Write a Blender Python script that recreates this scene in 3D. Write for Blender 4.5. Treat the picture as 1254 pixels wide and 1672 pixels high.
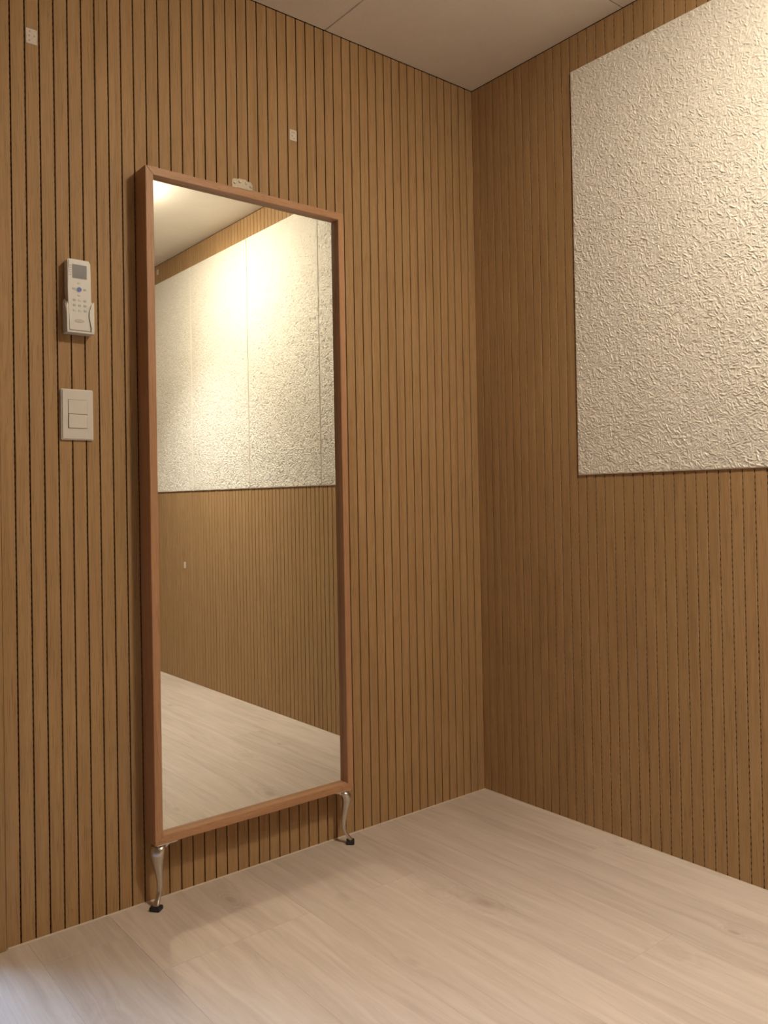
import bpy, bmesh, math, random
import numpy as np
from mathutils import Vector, Matrix

random.seed(7); RNG = np.random.default_rng(11)
for o in list(bpy.data.objects): bpy.data.objects.remove(o)
scene = bpy.context.scene
COL = scene.collection

# ------------------------------------------------------------------ camera
H = 2.345                                   # ceiling height
yaw, pit, rol = 0.68057, 0.01143, -0.01809
fwd = Vector((math.sin(yaw)*math.cos(pit), math.cos(yaw)*math.cos(pit), math.sin(pit)))
r0 = Vector((math.cos(yaw), -math.sin(yaw), 0)); u0 = r0.cross(fwd)
rt = r0*math.cos(rol) + u0*math.sin(rol); up = u0*math.cos(rol) - r0*math.sin(rol)
cam = bpy.data.cameras.new('camera'); camo = bpy.data.objects.new('camera', cam); COL.objects.link(camo)
camo.matrix_world = Matrix(((rt.x, up.x, -fwd.x, -1.99383), (rt.y, up.y, -fwd.y, -1.95503),
                            (rt.z, up.z, -fwd.z, 0.97726), (0, 0, 0, 1)))
cam.sensor_fit = 'HORIZONTAL'; cam.sensor_width = 36.0
cam.lens = 36.0*1348.825/1254; cam.shift_y = -37.593/1254; cam.clip_start = 0.02
scene.camera = camo

# ------------------------------------------------------------------ world, exposure
w = bpy.data.worlds.new('world'); scene.world = w; w.use_nodes = True
w.node_tree.nodes['Background'].inputs[0].default_value = (0.55, 0.65, 0.8, 1)
w.node_tree.nodes['Background'].inputs[1].default_value = 0.3
vs = scene.view_settings
vs.view_transform = 'Standard'; vs.look = 'None'; vs.gamma = 1; vs.use_curve_mapping = False
vs.exposure = 0.0
cy = scene.cycles
cy.use_denoising = True; cy.max_bounces = 8; cy.diffuse_bounces = 5; cy.glossy_bounces = 4
cy.sample_clamp_indirect = 60.0; cy.caustics_reflective = True; cy.blur_glossy = 0.0
cy.use_guiding = False; cy.use_surface_guiding = True
LAMP = 288.0            # radiance of the ceiling lamp's diffuser
LAMP_COL = (1.0, 0.87, 0.68, 1)
SPOT, SPOT_COL = 125.0, (1.0, 0.95, 0.88)   # watts and colour of the recessed downlight
COOL = 17.0            # watts of the daylight lamp in the passage beyond the door

# ------------------------------------------------------------------ materials
class NT:
    def __init__(s, name):
        s.m = bpy.data.materials.new(name); s.m.use_nodes = True
        s.t = s.m.node_tree; s.b = s.t.nodes['Principled BSDF']
    def n(s, kind, **kw):
        x = s.t.nodes.new(kind)
        for k, v in kw.items():
            if k.startswith('i_'): x.inputs[k[2:].replace('_', ' ')].default_value = v
            else: setattr(x, k, v)
        return x
    def l(s, a, b): s.t.links.new(a, b)
    def ramp(s, fac, stops):
        r = s.n('ShaderNodeValToRGB'); e = r.color_ramp.elements
        while len(e) < len(stops): e.new(0.5)
        for k, (p, c) in enumerate(stops): e[k].position = p; e[k].color = (*c, 1)
        s.l(fac, r.inputs[0]); return r.outputs[0]
    def mix(s, a, b, f, mode='MIX'):
        x = s.n('ShaderNodeMix', data_type='RGBA', blend_type=mode)
        for sock, v in ((x.inputs[0], f), (x.inputs[6], a), (x.inputs[7], b)):
            if hasattr(v, 'is_linked'): s.l(v, sock)
            else: sock.default_value = v if isinstance(v, (int, float)) else (*v, 1)
        return x.outputs[2]
    def math(s, op, a, b=0.0, c=0.0):
        x = s.n('ShaderNodeMath', operation=op)
        for k, v in enumerate((a, b, c)):
            if hasattr(v, 'is_linked'): s.l(v, x.inputs[k])
            else: x.inputs[k].default_value = v
        return x.outputs[0]
    def scaled(s, vec, sc, loc=(0, 0, 0)):
        x = s.n('ShaderNodeMapping'); x.inputs['Scale'].default_value = sc; x.inputs['Location'].default_value = loc
        s.l(vec, x.inputs[0]); return x.outputs[0]
    def noise(s, vec, scale=1, detail=3, rough=0.5, dist=0.0):
        x = s.n('ShaderNodeTexNoise'); s.l(vec, x.inputs['Vector'])
        x.inputs['Scale'].default_value = scale; x.inputs['Detail'].default_value = detail
        x.inputs['Roughness'].default_value = rough; x.inputs['Distortion'].default_value = dist
        return x.outputs[0]
    def bump(s, h, strength, dist):
        x = s.n('ShaderNodeBump'); x.inputs['Strength'].default_value = strength; x.inputs['Distance'].default_value = dist
        s.l(h, x.inputs['Height']); s.l(x.outputs[0], s.b.inputs['Normal'])
    def set(s, color=None, rough=None, metal=None, spec=None):
        def put(k, v):
            if v is None: return
            if hasattr(v, 'is_linked'): s.l(v, s.b.inputs[k])
            else: s.b.inputs[k].default_value = (*v, 1) if isinstance(v, tuple) else v
        put('Base Color', color); put('Roughness', rough); put('Metallic', metal); put('Specular IOR Level', spec)
        return s.m

def plain(name, color, rough=0.5, metal=0.0, spec=0.5, var=0.04, scale=40):
    t = NT(name); p = t.n('ShaderNodeNewGeometry').outputs['Position']
    n = t.noise(p, scale, 3)
    lo = tuple(c*(1-var) for c in color); hi = tuple(min(1, c*(1+var)) for c in color)
    return t.set(t.ramp(n, [(0.3, lo), (0.7, hi)]), rough, metal, spec)

def veneer(name, base, dark, light, axis='Z', contrast=1.0, rough=0.5):
    t = NT(name)
    p = t.n('ShaderNodeNewGeometry').outputs['Position']
    wob = t.noise(t.scaled(p, (5, 5, 1.2)), 1, 3)
    wv = t.n('ShaderNodeVectorMath', operation='SCALE'); t.l(t.n('ShaderNodeCombineXYZ').outputs[0], wv.inputs[0])
    comb = wv.inputs[0].links[0].from_node
    k = t.math('MULTIPLY', t.math('SUBTRACT', wob, 0.5), 0.03)
    t.l(k, comb.inputs[0]); t.l(k, comb.inputs[1]); wv.inputs['Scale'].default_value = 1.0
    add = t.n('ShaderNodeVectorMath', operation='ADD'); t.l(p, add.inputs[0]); t.l(wv.outputs[0], add.inputs[1])
    q = add.outputs[0]
    S = {'Z': (1, 1, 0.03), 'X': (0.03, 1, 1)}[axis]
    fine = t.noise(t.scaled(q, tuple(330*s for s in S)), 1, 4, 0.6)
    mid = t.noise(t.scaled(q, tuple(75*s for s in S)), 1, 4, 0.55, 0.4)
    big = t.noise(t.scaled(q, (7, 7, 1.3)), 1, 3)
    pore = t.noise(t.scaled(q, tuple(620*s for s in ({'Z': (1, 1, .02), 'X': (.02, 1, 1)}[axis]))), 1, 2, 0.6)
    c = t.ramp(mid, [(0.30, dark), (0.50, base), (0.72, light)])
    c = t.mix(c, t.ramp(fine, [(0.3, dark), (0.7, light)]), 0.38*contrast)
    c = t.mix(c, t.ramp(big, [(0.3, tuple(x*.88 for x in base)), (0.7, tuple(x*1.1 for x in base))]), 0.35)
    pm = t.ramp(pore, [(0.36, (1, 1, 1)), (0.44, (0, 0, 0))])
    c = t.mix(c, tuple(x*.6 for x in dark), t.math('MULTIPLY', pm, 0.45*contrast))
    t.bump(t.math('ADD', fine, pore), 0.25, 0.0004)
    return t.set(c, rough, 0, 0.22)

M = {}
M['slat'] = veneer('oak_veneer', (0.375, 0.230, 0.108), (0.27, 0.155, 0.066), (0.455, 0.295, 0.150), rough=0.58)
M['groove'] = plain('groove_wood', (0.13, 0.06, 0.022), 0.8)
M['groove_light'] = plain('groove_wood_light', (0.31, 0.185, 0.085), 0.7)
M['felt'] = plain('black_felt', (0.012, 0.008, 0.006), 0.95, spec=0.1)
M['frame'] = veneer('frame_veneer', (0.43, 0.235, 0.125), (0.33, 0.165, 0.082), (0.50, 0.29, 0.165), rough=0.42)
M['frame_h'] = veneer('frame_veneer_horizontal', (0.43, 0.235, 0.125), (0.33, 0.165, 0.082), (0.50, 0.29, 0.165), 'X', rough=0.42)
M['white'] = plain('white_plastic', (0.62, 0.60, 0.565), 0.38, var=.015)
M['ivory'] = plain('ivory_plastic', (0.60, 0.57, 0.52), 0.35, var=.015)
M['pad'] = plain('translucent_pad', (0.62, 0.55, 0.48), 0.4, var=.08, scale=300)
M['pad_dot'] = plain('pad_dot', (0.42, 0.34, 0.27), 0.5)
M['lcd'] = plain('lcd_glass', (0.15, 0.15, 0.145), 0.25, var=.1)
M['key'] = plain('grey_key', (0.42, 0.43, 0.41), 0.5)
M['keylight'] = plain('pale_key', (0.60, 0.58, 0.50), 0.5)
M['print'] = plain('grey_print', (0.34, 0.33, 0.31), 0.6)
M['blue'] = plain('blue_button', (0.045, 0.10, 0.42), 0.35)
M['emblem'] = plain('grey_emblem', (0.40, 0.37, 0.34), 0.35)
M['steel'] = plain('nickel_steel', (0.34, 0.29, 0.22), 0.5, 0.8)
M['leg'] = plain('brushed_leg_metal', (0.66, 0.63, 0.58), 0.30, 1.0)
M['screw'] = plain('screw_steel', (0.75, 0.72, 0.68), 0.25, 1.0)
M['rubber'] = plain('black_rubber', (0.012, 0.012, 0.014), 0.5)
M['caulk'] = plain('beige_caulk', (0.52, 0.43, 0.34), 0.7)
M['paint'] = plain('white_paint', (0.75, 0.74, 0.72), 0.7, var=.02)
M['dark'] = plain('dark_gap', (0.07, 0.045, 0.028), 0.9)
M['silver_back'] = plain('hardboard_back', (0.2, 0.12, 0.07), 0.9)

def mirror_mat():
    t = NT('silvered_glass'); return t.set((0.83, 0.85, 0.81), 0.0, 1.0, 0.5)
M['mirror'] = mirror_mat()

def plaster():
    t = NT('textured_plaster'); p = t.n('ShaderNodeNewGeometry').outputs['Position']
    a = t.noise(p, 9, 4); b = t.noise(t.scaled(p, (1, 1, 1)), 260, 3, 0.6)
    c = t.ramp(a, [(0.3, (0.77, 0.73, 0.655)), (0.7, (0.81, 0.77, 0.695))])
    t.bump(b, 0.25, 0.0008)
    return t.set(c, 0.75, 0, 0.25)
M['plaster'] = plaster()

def ceiling_mat():
    t = NT('ceiling_board'); p = t.n('ShaderNodeNewGeometry').outputs['Position']
    a = t.noise(p, 12, 4); b = t.noise(p, 240, 4, 0.65)
    c = t.ramp(a, [(0.3, (0.76, 0.72, 0.66)), (0.7, (0.80, 0.76, 0.70))])
    c = t.mix(c, t.ramp(b, [(0.35, (0.66, 0.60, 0.52)), (0.65, (0.80, 0.74, 0.66))]), 0.35)
    t.bump(b, 0.3, 0.0006)
    return t.set(c, 0.8, 0, 0.2)
M['ceiling'] = ceiling_mat()

KNOTS = [(-1.017, -0.122, .030, .8), (-0.565, -0.54, .050, .55), (-0.243, -1.00, .022, .8), (-0.415, -0.956, .034, .45),
         (-0.04, -0.555, .026, .6), (-0.62, -0.42, .040, .4), (-0.80, -0.30, .035, .35), (-1.42, -0.42, .05, .5), (-0.86, -0.62, .03, .35),
         (-0.30, -1.9, .03, .6), (-0.85, -1.6, .04, .5), (-1.5, -1.3, .04, .5)]
def floor_mat():
    t = NT('limed_oak_laminate')
    p = t.n('ShaderNodeNewGeometry').outputs['Position']
    sep = t.n('ShaderNodeSeparateXYZ'); t.l(p, sep.inputs[0])
    X, Y = sep.outputs[0], sep.outputs[1]
    rnd = t.n('ShaderNodeObjectInfo').outputs['Random']
    warp = t.math('MULTIPLY_ADD', t.noise(p, 26, 3), 2.6, -0.15)
    bend = None; core = None
    for kx, ky, r, s in KNOTS:                      # grain lines swing round each knot of the wood
        dx = t.math('SUBTRACT', X, kx); dy = t.math('MULTIPLY', t.math('SUBTRACT', Y, ky), 0.5)
        d2 = t.math('ADD', t.math('MULTIPLY', dx, dx), t.math('MULTIPLY', dy, dy))
        d2 = t.math('MULTIPLY', d2, warp)
        g = t.math('POWER', 2.718, t.math('MULTIPLY', d2, -1/(r*r)))
        b = t.math('MULTIPLY', g, s*0.035)
        bend = b if bend is None else t.math('ADD', bend, b)
        c = t.math('MULTIPLY', t.math('POWER', 2.718, t.math('MULTIPLY', d2, -1/(r*r*0.16))), s)
        core = c if core is None else t.math('ADD', core, c)
    off = t.math('MULTIPLY', rnd, 37.0)
    wob = t.math('MULTIPLY', t.math('SUBTRACT', t.noise(t.scaled(p, (9, 2.2, 1)), 1, 3), 0.5), 0.05)
    q = t.n('ShaderNodeCombineXYZ')
    t.l(t.math('ADD', X, t.math('ADD', wob, bend)), q.inputs[0]); t.l(Y, q.inputs[1]); t.l(off, q.inputs[2])
    q = q.outputs[0]
    fine = t.noise(t.scaled(q, (260, 9, 1)), 1, 4, 0.6)
    mid = t.noise(t.scaled(q, (42, 2.6, 1)), 1, 5, 0.6, 0.6)
    big = t.noise(t.scaled(q, (8, 1.5, 1)), 1, 3)
    ring = t.math('SINE', t.math('MULTIPLY', t.math('ADD', bend, t.math('MULTIPLY', t.math('SUBTRACT', Y, 0.0), 0.0)), 900))
    c = t.ramp(mid, [(0.32, (0.35, 0.277, 0.22)), (0.5, (0.50, 0.418, 0.35)), (0.68, (0.61, 0.525, 0.45))])
    c = t.mix(c, t.ramp(fine, [(0.3, (0.46, 0.38, 0.31)), (0.7, (0.65, 0.565, 0.485))]), 0.32)
    c = t.mix(c, t.ramp(big, [(0.3, (0.48, 0.40, 0.33)), (0.7, (0.63, 0.54, 0.46))]), 0.35)
    lime = t.ramp(t.noise(t.scaled(q, (420, 16, 1)), 1, 3, 0.7), [(0.62, (0, 0, 0)), (0.72, (1, 1, 1))])
    patch = t.ramp(t.noise(t.scaled(p, (7, 4, 1)), 1, 3), [(0.45, (0, 0, 0)), (0.65, (1, 1, 1))])
    c = t.mix(c, (0.72, 0.64, 0.56), t.math('MULTIPLY', t.math('MULTIPLY', lime, patch), 0.45))
    gate = t.math('MINIMUM', t.math('MULTIPLY', bend, 60), 1.0)
    c = t.mix(c, t.mix((0.38, 0.29, 0.22), (0.64, 0.56, 0.47), t.math('MULTIPLY_ADD', ring, 0.5, 0.5)), t.math('MULTIPLY', gate, 0.20))
    c = t.mix(c, (0.26, 0.19, 0.14), t.math('MINIMUM', t.math('MULTIPLY', core, 0.55), 0.6))
    tone = t.math('MULTIPLY_ADD', rnd, 0.10, 0.95)
    hs = t.n('ShaderNodeHueSaturation'); t.l(c, hs.inputs['Color']); t.l(tone, hs.inputs['Value'])
    t.bump(t.math('ADD', fine, mid), 0.15, 0.0005)
    return t.set(hs.outputs[0], 0.48, 0, 0.4)
M['floor'] = floor_mat()

def emis(name, col, strength):
    t = NT(name); t.b.inputs['Base Color'].default_value = (0.9, 0.9, 0.88, 1)
    t.b.inputs['Emission Color'].default_value = col; t.b.inputs['Emission Strength'].default_value = strength
    return t.m
M['diffuser'] = emis('lamp_diffuser', LAMP_COL, LAMP); M['lens'] = emis('downlight_lens', (1, .95, .88, 1), 30)

# ------------------------------------------------------------------ mesh helpers
def box(bm, lo, hi, bevel=0.0, seg=1, mi=0):
    vs_ = [bm.verts.new((x, y, z)) for x in (lo[0], hi[0]) for y in (lo[1], hi[1]) for z in (lo[2], hi[2])]
    fs = [(0, 1, 3, 2), (4, 6, 7, 5), (0, 4, 5, 1), (2, 3, 7, 6), (0, 2, 6, 4), (1, 5, 7, 3)]
    F = [bm.faces.new([vs_[i] for i in f]) for f in fs]
    for f in F: f.material_index = mi
    if bevel > 0:
        E = list({e for f in F for e in f.edges})
        bmesh.ops.bevel(bm, geom=E, offset=bevel, segments=seg, affect='EDGES', profile=0.5)
def cyl(bm, c, axis, r, h, n=24, r2=None, bevel=0):
    m = Matrix.Translation(c) @ Vector((0, 0, 1)).rotation_difference(Vector(axis)).to_matrix().to_4x4()
    g = bmesh.ops.create_cone(bm, cap_ends=True, segments=n, radius1=r, radius2=r if r2 is None else r2, depth=h, matrix=m)
    return g
def prism(bm, pts, axis, a, b):
    """closed polygon pts (2-D) extruded from a to b along the axis (0 x, 1 y, 2 z)"""
    def mk(p, v):
        c = [p[0], p[1]]; c.insert(axis, v); return bm.verts.new(c)
    A = [mk(p, a) for p in pts]; B = [mk(p, b) for p in pts]
    bm.faces.new(A); bm.faces.new(B[::-1]); n = len(pts)
    for i in range(n): bm.faces.new((A[i], B[i], B[(i+1) % n], A[(i+1) % n]))
def rrect(x0, x1, z0, z1, r, n=6):
    out = []
    for cx, cz, a0 in ((x1-r, z1-r, 0), (x0+r, z1-r, 90), (x0+r, z0+r, 180), (x1-r, z0+r, 270)):
        for k in range(n+1):
            a = math.radians(a0 + 90*k/n); out.append((cx + r*math.cos(a), cz + r*math.sin(a)))
    return out
def mesh_of(name, bm, mats, smooth=False):
    bmesh.ops.recalc_face_normals(bm, faces=bm.faces[:])
    me = bpy.data.meshes.new(name); bm.to_mesh(me); bm.free()
    for m in (mats if isinstance(mats, (list, tuple)) else [mats]): me.materials.append(m)
    if smooth:
        for p in me.polygons: p.use_smooth = True
    return me
def link(name, me, parent=None, loc=(0, 0, 0)):
    o = bpy.data.objects.new(name, me); COL.objects.link(o)
    if parent is not None: o.parent = parent
    o.location = loc
    return o
def obj(name, bm, mats, parent=None, loc=(0, 0, 0), smooth=False):
    return link(name, mesh_of(name, bm, mats, smooth), parent, loc)
def smooth_by_angle(o, deg=35):
    me = o.data
    for p in me.polygons: p.use_smooth = True
    bm = bmesh.new(); bm.from_mesh(me)
    for e in bm.edges:
        if len(e.link_faces) == 2 and e.calc_face_angle() > math.radians(deg): e.smooth = False
    bm.to_mesh(me); bm.free()
def thing(name, label, cat, loc=(0, 0, 0), group=None):
    o = bpy.data.objects.new(name, None); COL.objects.link(o); o.location = loc; o.empty_display_size = .05
    o['label'] = label; o['category'] = cat
    if group: o['group'] = group
    return o
def structure(o, label, cat):
    o['kind'] = 'structure'; o['label'] = label; o['category'] = cat; return o

# ------------------------------------------------------------------ setting
XW, YN = -3.60, -3.30            # far sides of the room behind the camera
P, PR, GAP = 0.032, 0.032*0.98772, 0.0031
DEP = 0.005                      # groove depth

# floor: sub-floor and planks that run away from the mirror wall
bm = bmesh.new(); box(bm, (XW-.1, YN-.1, -.08), (.1, 1.1, -.008))
floor = structure(obj('floor', bm, M['dark']), 'pale limed oak laminate floor of long planks', 'floor')
PW = 0.185; edges = [0.0] + [-0.165-PW*k for k in range(0, 15)]
plank_cache = {}
def plank(x0, x1, y0, y1):
    key = (round(x1-x0, 4), round(y1-y0, 4))
    if key not in plank_cache:
        b = bmesh.new(); L, Wd = y1-y0, x1-x0; g = 0.00015; c = 0.0007
        # chamfered top
        z0, z1 = -.008, 0.0
        lo = [(g, g), (Wd-g, g), (Wd-g, L-g), (g, L-g)]; hi = [(g+c, g+c), (Wd-g-c, g+c), (Wd-g-c, L-g-c), (g+c, L-g-c)]
        A = [b.verts.new((*p, z0)) for p in lo]; B = [b.verts.new((*p, z1-c*.5)) for p in lo]; C = [b.verts.new((*p, z1)) for p in hi]
        for U, V in ((A, B), (B, C)):
            for i in range(4): b.faces.new((U[i], U[(i+1) % 4], V[(i+1) % 4], V[i]))
        b.faces.new(C); b.faces.new(A[::-1])
        plank_cache[key] = mesh_of('plank', b, M['floor'])
    link('plank', plank_cache[key], floor, (x0, y0, 0))
PL = 1.22
starts = [0.53, 0.0, 0.914, 0.31, 1.03, 0.304, 0.75, 0.12, 0.60, 1.05, 0.36, 0.88, 0.20, 0.66, 0.02]
for k in range(len(edges)-1):
    x1, x0 = edges[k], max(edges[k+1], XW)
    if x1 <= XW: break
    s = starts[k]
    if k == 6: s = 0.304
    y1 = 0.0; yy = -s if s > 0 else -PL
    while y1 > YN+1e-6:
        y0 = max(yy, YN); plank(x0, x1, y0, y1); y1 = y0; yy = y0-PL
bm = bmesh.new()
prism(bm, [(-.003, 0), (0, 0), (0, .0025)], 0, -1.5, 0.0)
prism(bm, [(-.003, 0), (0, 0), (0, .0025)], 1, YN, 0.0)
structure(obj('trim_1', bm, M['caulk']), 'thin pale sealant bead where the floor meets the slatted walls', 'trim')

# slatted walls
def slat_mesh(width, height, axis, d=DEP):
    """one slat; front face at 0, body going +axis; width along the other axis; small chamfers on the two long edges"""
    b = bmesh.new(); c = 0.0006
    prof = [(0, d), (0, c), (c, 0), (width-c, 0), (width, c), (width, d)]
    if axis == 1: pts = [(u, v) for u, v in prof]           # x = u, y = v
    else: pts = [(v, u) for u, v in prof]                   # x = v, y = u
    prism(b, pts, 2, 0.002, height)
    return mesh_of('slat', b, M['slat'])
def webs(axis, centers, height, z0=0.0, d=DEP, solid=0.0084, mat='groove'):
    """groove floors: little bridges of board between the drilled perforations, 16 mm apart"""
    vs_, fs = [], []
    n = int(height/0.016)
    for c in centers:
        a0, a1 = c-GAP/2-.0006, c+GAP/2+.0006
        for k in range(n+1):
            za, zb = z0+k*0.016, min(z0+k*0.016+solid, height)
            i = len(vs_)
            for (a, z) in ((a0, za), (a1, za), (a1, zb), (a0, zb)):
                vs_.append((a, d, z) if axis == 1 else (d, a, z))
            for (a, z) in ((a0, za), (a1, za), (a1, zb), (a0, zb)):
                vs_.append((a, DEP+.009, z) if axis == 1 else (DEP+.009, a, z))
            fs += [(i, i+1, i+2, i+3), (i, i+4, i+5, i+1), (i+3, i+2, i+6, i+7)]
    me = bpy.data.meshes.new('groove_web'); me.from_pydata(vs_, [], fs); me.materials.append(M[mat]); return me

HW = H-0.0015
bm = bmesh.new(); box(bm, (-1.505, DEP+.010, 0), (0.12, .12, H+.05))
wl = structure(obj('wall_left', bm, M['felt']), 'wood slat wall behind the mirror', 'wall')
sl = slat_mesh(P-GAP, HW, 1)
for k in range(1, 47): link('slat', sl, wl, (-(k+1)*P+GAP/2, 0, 0))
link('slat', slat_mesh(P-GAP/2, HW, 1), wl, (-P+GAP/2, 0, 0))
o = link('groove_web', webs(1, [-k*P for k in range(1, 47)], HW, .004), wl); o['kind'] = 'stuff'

bm = bmesh.new(); box(bm, (DEP+.010, YN, 0), (.12, 0.12, H+.05))
wr = structure(obj('wall_right', bm, M['felt']), 'wood slat wall that carries the textured panels', 'wall')
sr = slat_mesh(PR-GAP, HW, 0); nR = int(-YN/PR)
for k in range(1, nR): link('slat', sr, wr, (0, -(k+1)*PR+.00185+GAP/2, 0))
link('slat', slat_mesh(PR-.00185-GAP/2, HW, 0), wr, (0, -PR+.00185+GAP/2, 0))
o = link('groove_web', webs(0, [-k*PR+.00185 for k in range(1, nR+1)], HW, .009, .0018, .0090, 'groove_light'), wr); o['kind'] = 'stuff'

# the walls behind the camera, same boarding, slats joined
def far_wall(name, axis, pos, a, b, sign, label):
    m = bmesh.new()
    if axis == 1: box(m, (a, pos-.1, 0), (b, pos-.006, H+.05))
    else: box(m, (pos-.1, a, 0), (pos-.006, b, H+.05))
    wo = structure(obj(name, m, M['felt']), label, 'wall')
    m = bmesh.new(); n = int((b-a)/P)
    for k in range(n+1):
        u0, u1 = a+k*P+GAP/2, min(a+(k+1)*P-GAP/2, b)
        if u1 <= u0: continue
        if axis == 1: box(m, (u0, pos-.006, 0.002), (u1, pos, HW))
        else: box(m, (pos-.006, u0, 0.002), (pos, u1, HW))
    o = obj('slat_boarding', m, M['slat'], wo); o['kind'] = 'stuff'
far_wall('wall_back', 1, YN, XW, 0.0, 1, 'wood slat wall behind the camera')
far_wall('wall_side', 0, XW, YN, 0.0, 1, 'wood slat wall at the far side of the room')

# doorway in the mirror wall, beyond the left edge of the frame
DX0, DX1, DH = -2.46, -1.585, 2.10
bm = bmesh.new()
box(bm, (DX1, -.007, 0), (-1.5045, .12, H-.005), .001)
box(bm, (DX0-.08, -.007, 0), (DX0, .12, H-.005), .001)
box(bm, (DX0, -.007, DH), (DX1, .12, H-.005), .001)
dc = structure(obj('door_1', bm, M['slat']), 'wooden door casing at the left end of the mirror wall', 'door')
bm = bmesh.new(); box(bm, (XW-.1, 0, 0), (DX0-.08, .12, H+.05))
structure(obj('wall_left_end', bm, M['slat']), 'short piece of wood wall beyond the doorway', 'wall')
# passage beyond the doorway
bm = bmesh.new()
box(bm, (-2.62, 1.0, 0), (-1.40, 1.06, 2.4)); box(bm, (-2.68, .12, 0), (-2.62, 1.06, 2.4)); box(bm, (-1.40, .12, 0), (-1.34, 1.06, 2.4))
box(bm, (-2.68, .12, 2.4), (-1.34, 1.06, 2.46))
structure(obj('wall_passage', bm, M['paint']), 'white passage walls beyond the doorway', 'wall')
bm = bmesh.new(); box(bm, (-2.62, 0.0, -.008), (-1.40, 1.0, 0.0))
structure(obj('floor_passage', bm, M['floor']), 'laminate floor of the passage', 'floor')
al = bpy.data.lights.new('daylight', 'AREA'); al.shape = 'RECTANGLE'; al.size = .7; al.size_y = 1.2; al.energy = COOL
al.color = (0.38, 0.62, 1.0); al.spread = math.radians(80)
alo = bpy.data.objects.new('daylight', al); COL.objects.link(alo); alo.location = (-2.05, .9, 1.45)
alo.rotation_euler = Vector((.28, -1.3, -1.45)).to_track_quat('-Z', 'Y').to_euler()

# ceiling: slab and boards with thin joints
bm = bmesh.new(); box(bm, (XW-.1, YN-.1, H+.012), (.1, .12, H+.08))
ceil = structure(obj('ceiling', bm, M['dark']), 'beige board ceiling with thin joints', 'ceiling')
xs = [.0005, -.6018, -1.22, -1.84, -2.46, XW]; ys = [.0005, -.5975, -2.46, YN]
for i in range(len(xs)-1):
    for j in range(len(ys)-1):
        bm = bmesh.new(); g = .0013
        a, b_, c, d = xs[i+1]+g, xs[i]-g, ys[j+1]+g, ys[j]-g
        box(bm, (a, c, H), (b_, d, H+.012), .0012)
        obj('ceiling_board', bm, M['ceiling'], ceil)

# ------------------------------------------------------------------ ceiling lamp (in the room, right of the frame)
def ceiling_lamp(x, y, R, label, glow='diffuser'):
    lamp = thing('ceiling_lamp', label, 'lamp', (x, y, H))
    bm = bmesh.new(); cyl(bm, (0, 0, -.006), (0, 0, 1), R+.010, .012, 48); obj('base', bm, M['white'], lamp)
    bm = bmesh.new()
    prof = [(R, -.012), (R, -.024), (R-.006, -.034), (R-.02, -.040)]
    N = 48; rings = []
    for r, z in prof: rings.append([bm.verts.new((r*math.cos(2*math.pi*k/N), r*math.sin(2*math.pi*k/N), z)) for k in range(N)])
    for A, B in zip(rings, rings[1:]):
        for k in range(N): bm.faces.new((A[k], A[(k+1) % N], B[(k+1) % N], B[k]))
    bm.faces.new(rings[-1]); bm.faces.new(rings[0][::-1])
    obj('diffuser', bm, M[glow], lamp)
ceiling_lamp(-.65, -1.58, .095, 'round glowing ceiling lamp nearest the textured panels and the mirror')
def downlight(x, y, watts, label):
    t = thing('recessed_downlight', label, 'lamp', (x, y, H))
    bm = bmesh.new(); N = 40
    prof = [(.055, .0), (.055, -.004), (.046, -.006), (.040, -.002)]
    rings = [[bm.verts.new((r*math.cos(2*math.pi*k/N), r*math.sin(2*math.pi*k/N), z)) for k in range(N)] for r, z in prof]
    for A, B in zip(rings, rings[1:]):
        for k in range(N): bm.faces.new((A[k], A[(k+1) % N], B[(k+1) % N], B[k]))
    obj('trim_ring', bm, M['white'], t)
    bm = bmesh.new(); cyl(bm, (0, 0, -.001), (0, 0, 1), .0405, .001, 40); obj('lens', bm, M['lens'], t)
    l = bpy.data.lights.new('spot', 'SPOT'); l.energy = watts; l.spot_size = math.radians(96); l.spot_blend = 1.0
    l.shadow_soft_size = .04; l.color = SPOT_COL
    lo = bpy.data.objects.new('spot', l); COL.objects.link(lo); lo.parent = t; lo.location = (0, 0, -.045)
downlight(-.62, -1.98, SPOT, 'small recessed white downlight behind the round ceiling lamp')

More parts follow.
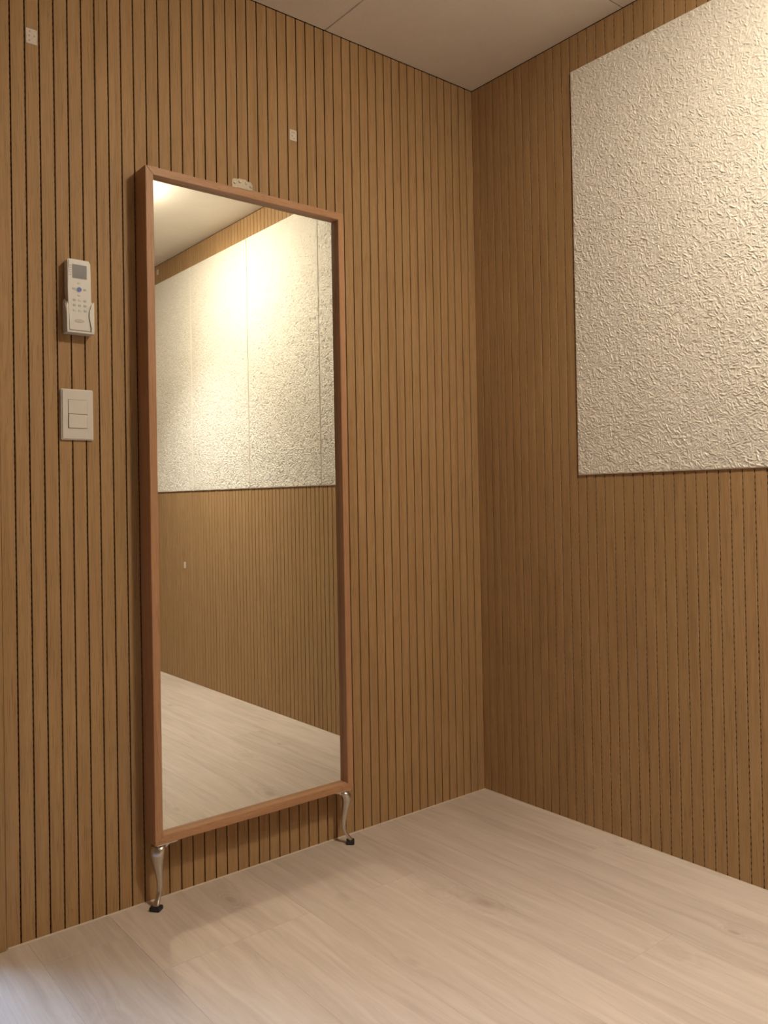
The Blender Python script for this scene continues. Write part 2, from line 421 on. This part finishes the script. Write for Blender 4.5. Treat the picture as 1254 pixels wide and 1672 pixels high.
# ------------------------------------------------------------------ textured panels on the right wall
PZ0, PZ1, PT = 1.036, 2.238, 0.0038
PWID = 0.5975
def relief_panel():
    st = 0.00125; ny, nz = int(PWID/st)+1, int((PZ1-PZ0)/st)+1
    Hm = np.zeros((nz, ny), np.float32)
    yy, zz = np.meshgrid(np.arange(ny)*st, np.arange(nz)*st)
    for _ in range(24000):
        cx, cz = RNG.random()*PWID, RNG.random()*(PZ1-PZ0)
        a = RNG.random()*math.pi; L = 0.003+RNG.random()*0.010; wd = 0.0009+RNG.random()*0.0009; h = 0.0009+RNG.random()*0.0024
        curv = (RNG.random()-.5)*60
        R = L+wd*2
        i0, i1 = max(0, int((cz-R)/st)), min(nz, int((cz+R)/st)+2); j0, j1 = max(0, int((cx-R)/st)), min(ny, int((cx+R)/st)+2)
        Y = yy[i0:i1, j0:j1]-cx; Z = zz[i0:i1, j0:j1]-cz
        u = Y*math.cos(a)+Z*math.sin(a); v = -Y*math.sin(a)+Z*math.cos(a)+curv*u*u*.5
        s = h*np.exp(-(v/wd)**2)*np.clip(1-(np.abs(u)/L)**4, 0, 1)
        Hm[i0:i1, j0:j1] = np.maximum(Hm[i0:i1, j0:j1]*(1-.25*(s > .0003)), s)
    edge = np.minimum(np.minimum(yy, yy[:, ::-1]), np.minimum(zz, zz[::-1, :]))
    Hm *= np.clip(edge/.004, 0, 1)
    Hm -= .0006*(edge < .001)
    co = np.stack([-(PT+Hm), yy, zz], -1).reshape(-1, 3)
    idx = np.arange(nz*ny).reshape(nz, ny)
    q = np.stack([idx[:-1, :-1], idx[1:, :-1], idx[1:, 1:], idx[:-1, 1:]], -1).reshape(-1, 4)
    # skirt to the wall and a back
    rim = np.concatenate([idx[0, :-1], idx[:-1, -1], idx[-1, :0:-1], idx[:0:-1, 0]])
    n0 = len(co); back = co[rim].copy(); back[:, 0] = 0.0
    m = len(rim); k = np.arange(m); sk = np.stack([rim[k], rim[(k+1) % m], n0+(k+1) % m, n0+k], -1)
    co = np.concatenate([co, back]); q = np.concatenate([q, sk])
    me = bpy.data.meshes.new('acoustic_panel')
    me.vertices.add(len(co)); me.vertices.foreach_set('co', co.astype(np.float32).ravel())
    me.loops.add(len(q)*4); me.loops.foreach_set('vertex_index', q.astype(np.int32).ravel())
    me.polygons.add(len(q)); me.polygons.foreach_set('loop_start', np.arange(len(q), dtype=np.int32)*4)
    sm = np.ones(len(q), bool); sm[-m:] = False
    me.polygons.foreach_set('use_smooth', sm)
    me.update(calc_edges=True); me.validate(); me.materials.append(M['plaster']); return me
pm = relief_panel()
plabels = ['cream rough-textured wall panel nearest the corner, seen directly at the upper right',
           'cream textured wall panel second from the corner, left of the darkest seam in the mirror',
           'cream textured wall panel third from the corner, between two faint seams in the mirror',
           'cream textured wall panel farthest from the corner, at the left edge of the mirror image']
for k in range(4):
    o = link('acoustic_panel', pm, None, (-.0006, -0.4145-PWID-k*(PWID+.004), PZ0))
    o['label'] = plabels[k]; o['category'] = 'wall panel'; o['group'] = 'textured acoustic panels on the right wall'

# two unseen copies added behind the camera to bounce light at the right wall
for k in range(2):
    o = link('acoustic_panel', pm, None, (-.40-PWID-k*(PWID+.004), YN+.0006, PZ0)); o.rotation_euler = (0, 0, -math.pi/2)
    o['label'] = ['cream textured panel on the back wall, the one nearer the right wall', 'cream textured panel on the back wall, the one farther from the right wall'][k]
    o['category'] = 'wall panel'; o['group'] = 'textured acoustic panels on the back wall'

# ------------------------------------------------------------------ mirror
MX0, MX1, MZ0, MZ1, MD, MB = -1.184, -.594, .157, 1.791, .065, .0195
mir = thing('standing_mirror', 'tall wood-framed mirror on curved metal legs against the slat wall', 'mirror', ((MX0+MX1)/2, -MD/2, 0))
ox, oy = (MX0+MX1)/2, -MD/2
def rail(pts, horiz):
    """mitred frame member: polygon in x-z, front at -MD, back at -.002"""
    b = bmesh.new(); prism(b, [(x-ox, z) for x, z in pts], 1, -MD-oy, -.001-oy)
    bmesh.ops.bevel(b, geom=[e for e in b.edges if abs(e.verts[0].co.y+MD+oy) < 1e-5 and abs(e.verts[1].co.y+MD+oy) < 1e-5], offset=.0009, segments=2, affect='EDGES')
    return obj('frame_rail', b, M['frame_h'] if horiz else M['frame'], mir)
rail([(MX0, MZ0), (MX0+MB, MZ0+MB), (MX0+MB, MZ1-MB), (MX0, MZ1)], False)
rail([(MX1, MZ0), (MX1, MZ1), (MX1-MB, MZ1-MB), (MX1-MB, MZ0+MB)], False)
rail([(MX0, MZ1), (MX0+MB, MZ1-MB), (MX1-MB, MZ1-MB), (MX1, MZ1)], True)
rail([(MX0, MZ0), (MX1, MZ0), (MX1-MB, MZ0+MB), (MX0+MB, MZ0+MB)], True)
GY = -.047
bm = bmesh.new(); box(bm, (MX0+MB+.0003-ox, GY-oy, MZ0+MB+.0003), (MX1-MB-.0003-ox, GY+.004-oy, MZ1-MB-.0003))
obj('mirror_glass', bm, M['mirror'], mir)
bm = bmesh.new(); box(bm, (MX0+MB+.001-ox, GY+.004-oy, MZ0+MB+.001), (MX1-MB-.001-ox, GY+.010-oy, MZ1-MB-.001))
obj('backing_board', bm, M['silver_back'], mir)

def leg(sx):
    """cabriole leg; cx,cy = top corner; profile steps: z, outward offset, half-width across, half-depth"""
    cx = (-1.1665 if sx < 0 else -.6125); cyy = -.043
    d = Vector((sx*.80, -.60, 0)); n = Vector((d.y, -d.x, 0))
    st = [(.150, .000, .0175, .0150), (.143, .0035, .0180, .0150), (.134, .0065, .0178, .0145), (.126, .0072, .0168, .0135), (.116, .0064, .0150, .0120),
          (.104, .0042, .0128, .0104), (.090, .0016, .0106, .0090), (.076, -.0008, .0090, .0078), (.062, -.0024, .0078, .0068),
          (.050, -.0028, .0070, .0062), (.040, -.0015, .0062, .0056), (.030, .0030, .0060, .0052), (.022, .0090, .0066, .0054), (.015, .0145, .0080, .0062), (.010, .0162, .0088, .0072)]
    b = bmesh.new(); N = 16; R = []
    for z, off, hw, hd in st:
        c = Vector((cx-ox, cyy-oy, z)) + d*off
        R.append([b.verts.new(c + n*(hw*math.cos(2*math.pi*k/N)) + d*(hd*(abs(math.sin(2*math.pi*k/N))**.8)*math.copysign(1, math.sin(2*math.pi*k/N)))) for k in range(N)])
    for A, B in zip(R, R[1:]):
        for k in range(N): b.faces.new((A[k], A[(k+1) % N], B[(k+1) % N], B[k]))
    b.faces.new(R[0]); b.faces.new(R[-1][::-1])
    lo = obj('leg', b, M['leg'], mir, smooth=True)
    # mounting plate with two curved wings under the frame
    b = bmesh.new()
    prism(b, [(x, y) for x, y in [(cx-ox+sx*.012, cyy-oy-.018), (cx-ox-sx*.040, cyy-oy-.018), (cx-ox-sx*.040, cyy-oy-.008), (cx-ox-sx*.002, cyy-oy+.026), (cx-ox+sx*.012, cyy-oy+.026)]], 2, .1535, .1565)
    # wing webs
    for (ux, uy) in ((-sx, 0), (0, 1)):
        pts = [(.0, .1535), (.036, .1535), (.024, .148), (.012, .140), (.004, .131), (0, .122)]
        A = []; B = []
        for s, z in pts:
            base = Vector((cx-ox, cyy-oy-.006, 0)) + Vector((ux, uy, 0))*s
            t = Vector((uy, ux, 0))*.002
            A.append(b.verts.new((base.x-t.x, base.y-t.y, z))); B.append(b.verts.new((base.x+t.x, base.y+t.y, z)))
        b.faces.new(A); b.faces.new(B[::-1])
        for i in range(len(pts)): b.faces.new((A[i], B[i], B[(i+1) % len(pts)], A[(i+1) % len(pts)]))
    obj('mounting_plate', b, M['leg'], lo)
    c = Vector((cx-ox, cyy-oy, 0)) + d*.016
    b = bmesh.new(); box(b, (-.0135, -.0115, 0), (.0135, .0115, .0105), .003, 2)
    bmesh.ops.rotate(b, verts=b.verts, cent=(0, 0, 0), matrix=Matrix.Rotation(math.atan2(n.y, n.x), 3, 'Z'))
    f = obj('rubber_foot', b, M['rubber'], lo, (c.x, c.y, 0))
    f['label'] = 'black rubber foot'
leg(-1); leg(1)

# ------------------------------------------------------------------ hinge bracket on top of the mirror
hb = thing('hinge_bracket', 'small steel hinge bracket screwed to the wall above the mirror top', 'bracket', (-.885, 0, MZ1))
b = bmesh.new()
pts = [(-.031, .0015), (.031, .0015), (.031, .044), (.026, .050), (.014, .050), (.010, .053), (-.010, .053), (-.014, .050), (-.026, .050), (-.031, .044)]
prism(b, pts, 1, -.0022, -.0002); obj('wall_leaf', b, M['steel'], hb)
b = bmesh.new(); box(b, (-.049, -MD+.0005, .0002), (.042, -.0025, .0020), .0004); obj('top_leaf', b, M['steel'], hb)
b = bmesh.new(); cyl(b, (0, -.003, .0042), (1, 0, 0), .0028, .062, 12); obj('hinge_pin', b, M['steel'], hb)
for sx, sz in ((-.0221, .0398), (-.0072, .0448), (.0124, .0443), (.0264, .0383)):
    b = bmesh.new(); cyl(b, (0, -.0030, 0), (0, -1, 0), .0042, .0016, 16, .0030)
    s = obj('screw', b, M['screw'], hb, (sx, 0, sz))
    b = bmesh.new(); box(b, (-.0018, -.0040, -.0004), (.0018, -.0037, .0004)); box(b, (-.0004, -.0040, -.0018), (.0004, -.0037, .0018))
    obj('screw_slot', b, M['dark'], s)

# ------------------------------------------------------------------ remote control and its wall holder
hold = thing('remote_holder', 'white plastic wall cradle holding the remote above the light switch', 'holder', (-1.332, 0, 1.377))
b = bmesh.new(); prism(b, rrect(-.031, .031, .002, .074, .004), 1, -.0035, -.0002); obj('back_plate', b, M['white'], hold)
for s in (-1, 1):
    b = bmesh.new()
    side = [(-.0035, .0), (-.0035, .074), (-.012, .076), (-.019, .070), (-.023, .058), (-.026, .045), (-.0305, .030), (-.0305, .0)]
    x0, x1 = (-.0315, -.0290) if s < 0 else (.0290, .0315)
    prism(b, side, 0, x0, x1)
    obj('side_wall', b, M['white'], hold)
    # front lip with the S-shaped inner edge
    b = bmesh.new()
    lip = [(s*.0315, .0), (s*.0240, .0), (s*.0250, .010), (s*.0225, .022), (s*.0200, .036), (s*.0205, .048), (s*.0240, .060), (s*.0290, .070), (s*.0315, .072)] if s > 0 else \
          [(s*.0315, .0), (s*.0270, .0), (s*.0270, .040), (s*.0285, .060), (s*.0315, .068)]
    prism(b, lip, 1, -.0318, -.0300)
    o = obj('front_lip', b, M['white'], hold)
b = bmesh.new(); box(b, (-.0315, -.0318, -.004), (.0315, -.0005, .0), .0012, 2); obj('bottom_shelf', b, M['white'], hold)

rem = thing('remote_control', 'white air-conditioner remote with grey screen and blue button in a wall cradle', 'remote', (-1.333, 0, 1.378))
b = bmesh.new()
W2 = .0262
pr = [(-W2+.001, .0), (W2, .0), (W2+.0005, .05), (W2+.0, .120), (W2, .160), (W2-.004, .1665), (-W2+.003, .1670), (-W2, .164), (-W2-.0005, .10)]
prism(b, pr, 1, -.0285, -.0042)
bmesh.ops.bevel(b, geom=[e for e in b.edges if abs(e.verts[0].co.y+.0285) < 1e-5 and abs(e.verts[1].co.y+.0285) < 1e-5], offset=.0022, segments=3, affect='EDGES')
o = obj('body', b, M['white'], rem); smooth_by_angle(o, 40)
F = -.0285
def flat(name, pts, mat, h=.0006, parent=rem, y=F):
    b = bmesh.new(); prism(b, pts, 1, y-h, y+.0004); return obj(name, b, mat, parent)
flat('screen_bezel', rrect(-.0170, .0178, .1215, .1550, .002), M['key'], .0003)
flat('screen', rrect(-.0158, .0165, .1228, .1538, .0012), M['lcd'], .0006)['label'] = 'grey liquid-crystal screen'
for k in range(5):
    flat('mode_mark', rrect(-.0228, -.0190, .1500-k*.0055, .1520-k*.0055, .0004), M['print'], .0002)
def disc(cx, cz, r, rz=None, n=20):
    rz = rz or r; return [(cx+r*math.cos(2*math.pi*k/n), cz+rz*math.sin(2*math.pi*k/n)) for k in range(n)]
pb = flat('button_ring', disc(-.001, .0967, .0072), M['white'], .0008)
flat('power_button', disc(-.001, .0967, .0052), M['blue'], .0018)['label'] = 'round blue button'
for cx, cz, m in ((-.013, .0978, 'key'), (.0122, .0972, 'key'), (-.001, .1115, 'keylight'), (-.001, .0838, 'keylight')):
    flat('arrow_button', rrect(cx-.0030, cx+.0030, cz-.0020, cz+.0020, .0010), M[m], .0010)
for r in range(3):
    for c in range(3):
        cx, cz = -.0122+c*.0124, .0715-r*.0118
        if (r, c) == (1, 1):
            bt = flat('key', rrect(cx-.0034, cx+.0034, cz-.0026, cz+.0026, .0012), M['white'], .0009)
            flat('key_bar', rrect(cx-.0021, cx-.0011, cz-.0022, cz+.0022, .0003), M['print'], .0012, bt)
            flat('key_bar', rrect(cx+.0009, cx+.0019, cz-.0022, cz+.0022, .0003), M['print'], .0012, bt)
        else:
            flat('key', rrect(cx-.0032, cx+.0032, cz-.0023, cz+.0023, .0011), M['keylight' if c == 1 or (r, c) == (2, 0) else 'key'], .0009)
em = flat('emblem', disc(-.0007, .0235, .0108, .0042, 28), M['emblem'], .0005); em['label'] = 'grey oval emblem'
for k in range(5):
    flat('emblem_stroke', rrect(-.0078+k*.0030, -.0064+k*.0030, .0222, .0248+.0006*(k % 2), .0004), M['keylight'], .0007, em)

# ------------------------------------------------------------------ light switch
sw = thing('light_switch', 'cream double rocker light switch plate on the wall under the remote', 'switch', (-1.3345, 0, 1.186))
b = bmesh.new(); prism(b, rrect(-.0370, .0370, -.0592, .0592, .003, 4), 1, -.0085, -.0002)
bmesh.ops.bevel(b, geom=[e for e in b.edges if abs(e.verts[0].co.y+.0085) < 1e-5 and abs(e.verts[1].co.y+.0085) < 1e-5], offset=.0028, segments=3, affect='EDGES')
o = obj('plate', b, M['ivory'], sw); smooth_by_angle(o, 50)
b = bmesh.new(); box(b, (-.0218, -.0089, -.0322), (.0226, -.0080, .0345)); obj('module_recess', b, M['dark'], sw)
def rocker(z0, z1, yl, yr):
    b = bmesh.new(); x0, x1 = -.0212, .0220
    prism(b, [(x0, -.0082), (x0, yl), (x0+.0008, yl-.0004), (x1-.0008, yr-.0004), (x1, yr), (x1, -.0082)], 2, z0, z1)
    r = obj('rocker', b, M['ivory'], sw)
    b = bmesh.new(); prism(b, disc(.0175, (z0+z1)/2, .0012, n=10), 1, yr-.0009, yr+.001); obj('rocker_dot', b, M['keylight'], r)
rocker(.0016, .0338, -.0092, -.0100); rocker(-.0314, .0003, -.0112, -.0096)

# ------------------------------------------------------------------ small adhesive pads left on the walls
def pad(loc, wx, hz, dots, label, wall, shear=0.0, extra='small adhesive pads on the walls'):
    t = thing('adhesive_pad', label, 'adhesive pad', loc, extra)
    a, c = wx/2, hz/2
    b = bmesh.new()
    if wall == 'left':
        prism(b, rrect(-a, a, -c, c, .001, 3), 1, -.0012, -.0001)
    else:
        prism(b, rrect(-a, a, -c, c, .001, 3), 0, -.0012, -.0001)
    obj('film', b, M['pad'], t)
    for u, v in dots:
        b = bmesh.new(); prism(b, disc(u, v, .0020, n=10), 1 if wall == 'left' else 0, -.0017, -.0011); obj('dot', b, M['pad_dot'], t)
pad((-1.4245, 0, 2.048), .0245, .0345, [(-.004, .011), (-.005, .001), (-.005, -.010), (.006, .002)], 'pale square adhesive pad high on the wall near the upper left corner', 'left')
pad((-.7185, 0, 2.0070), .0235, .0310, [(-.004, .008), (.003, .008), (-.003, -.002), (.002, -.009)], 'pale square adhesive pad on the wall above the mirror', 'left')
pad((0, -2.342, .633), .024, .034, [], 'pale adhesive pad low on the right wall, seen only in the mirror', 'right')
pad((0, -2.642, 2.306), .026, .030, [], 'pale adhesive pad by the ceiling, seen in the upper left of the mirror', 'right')
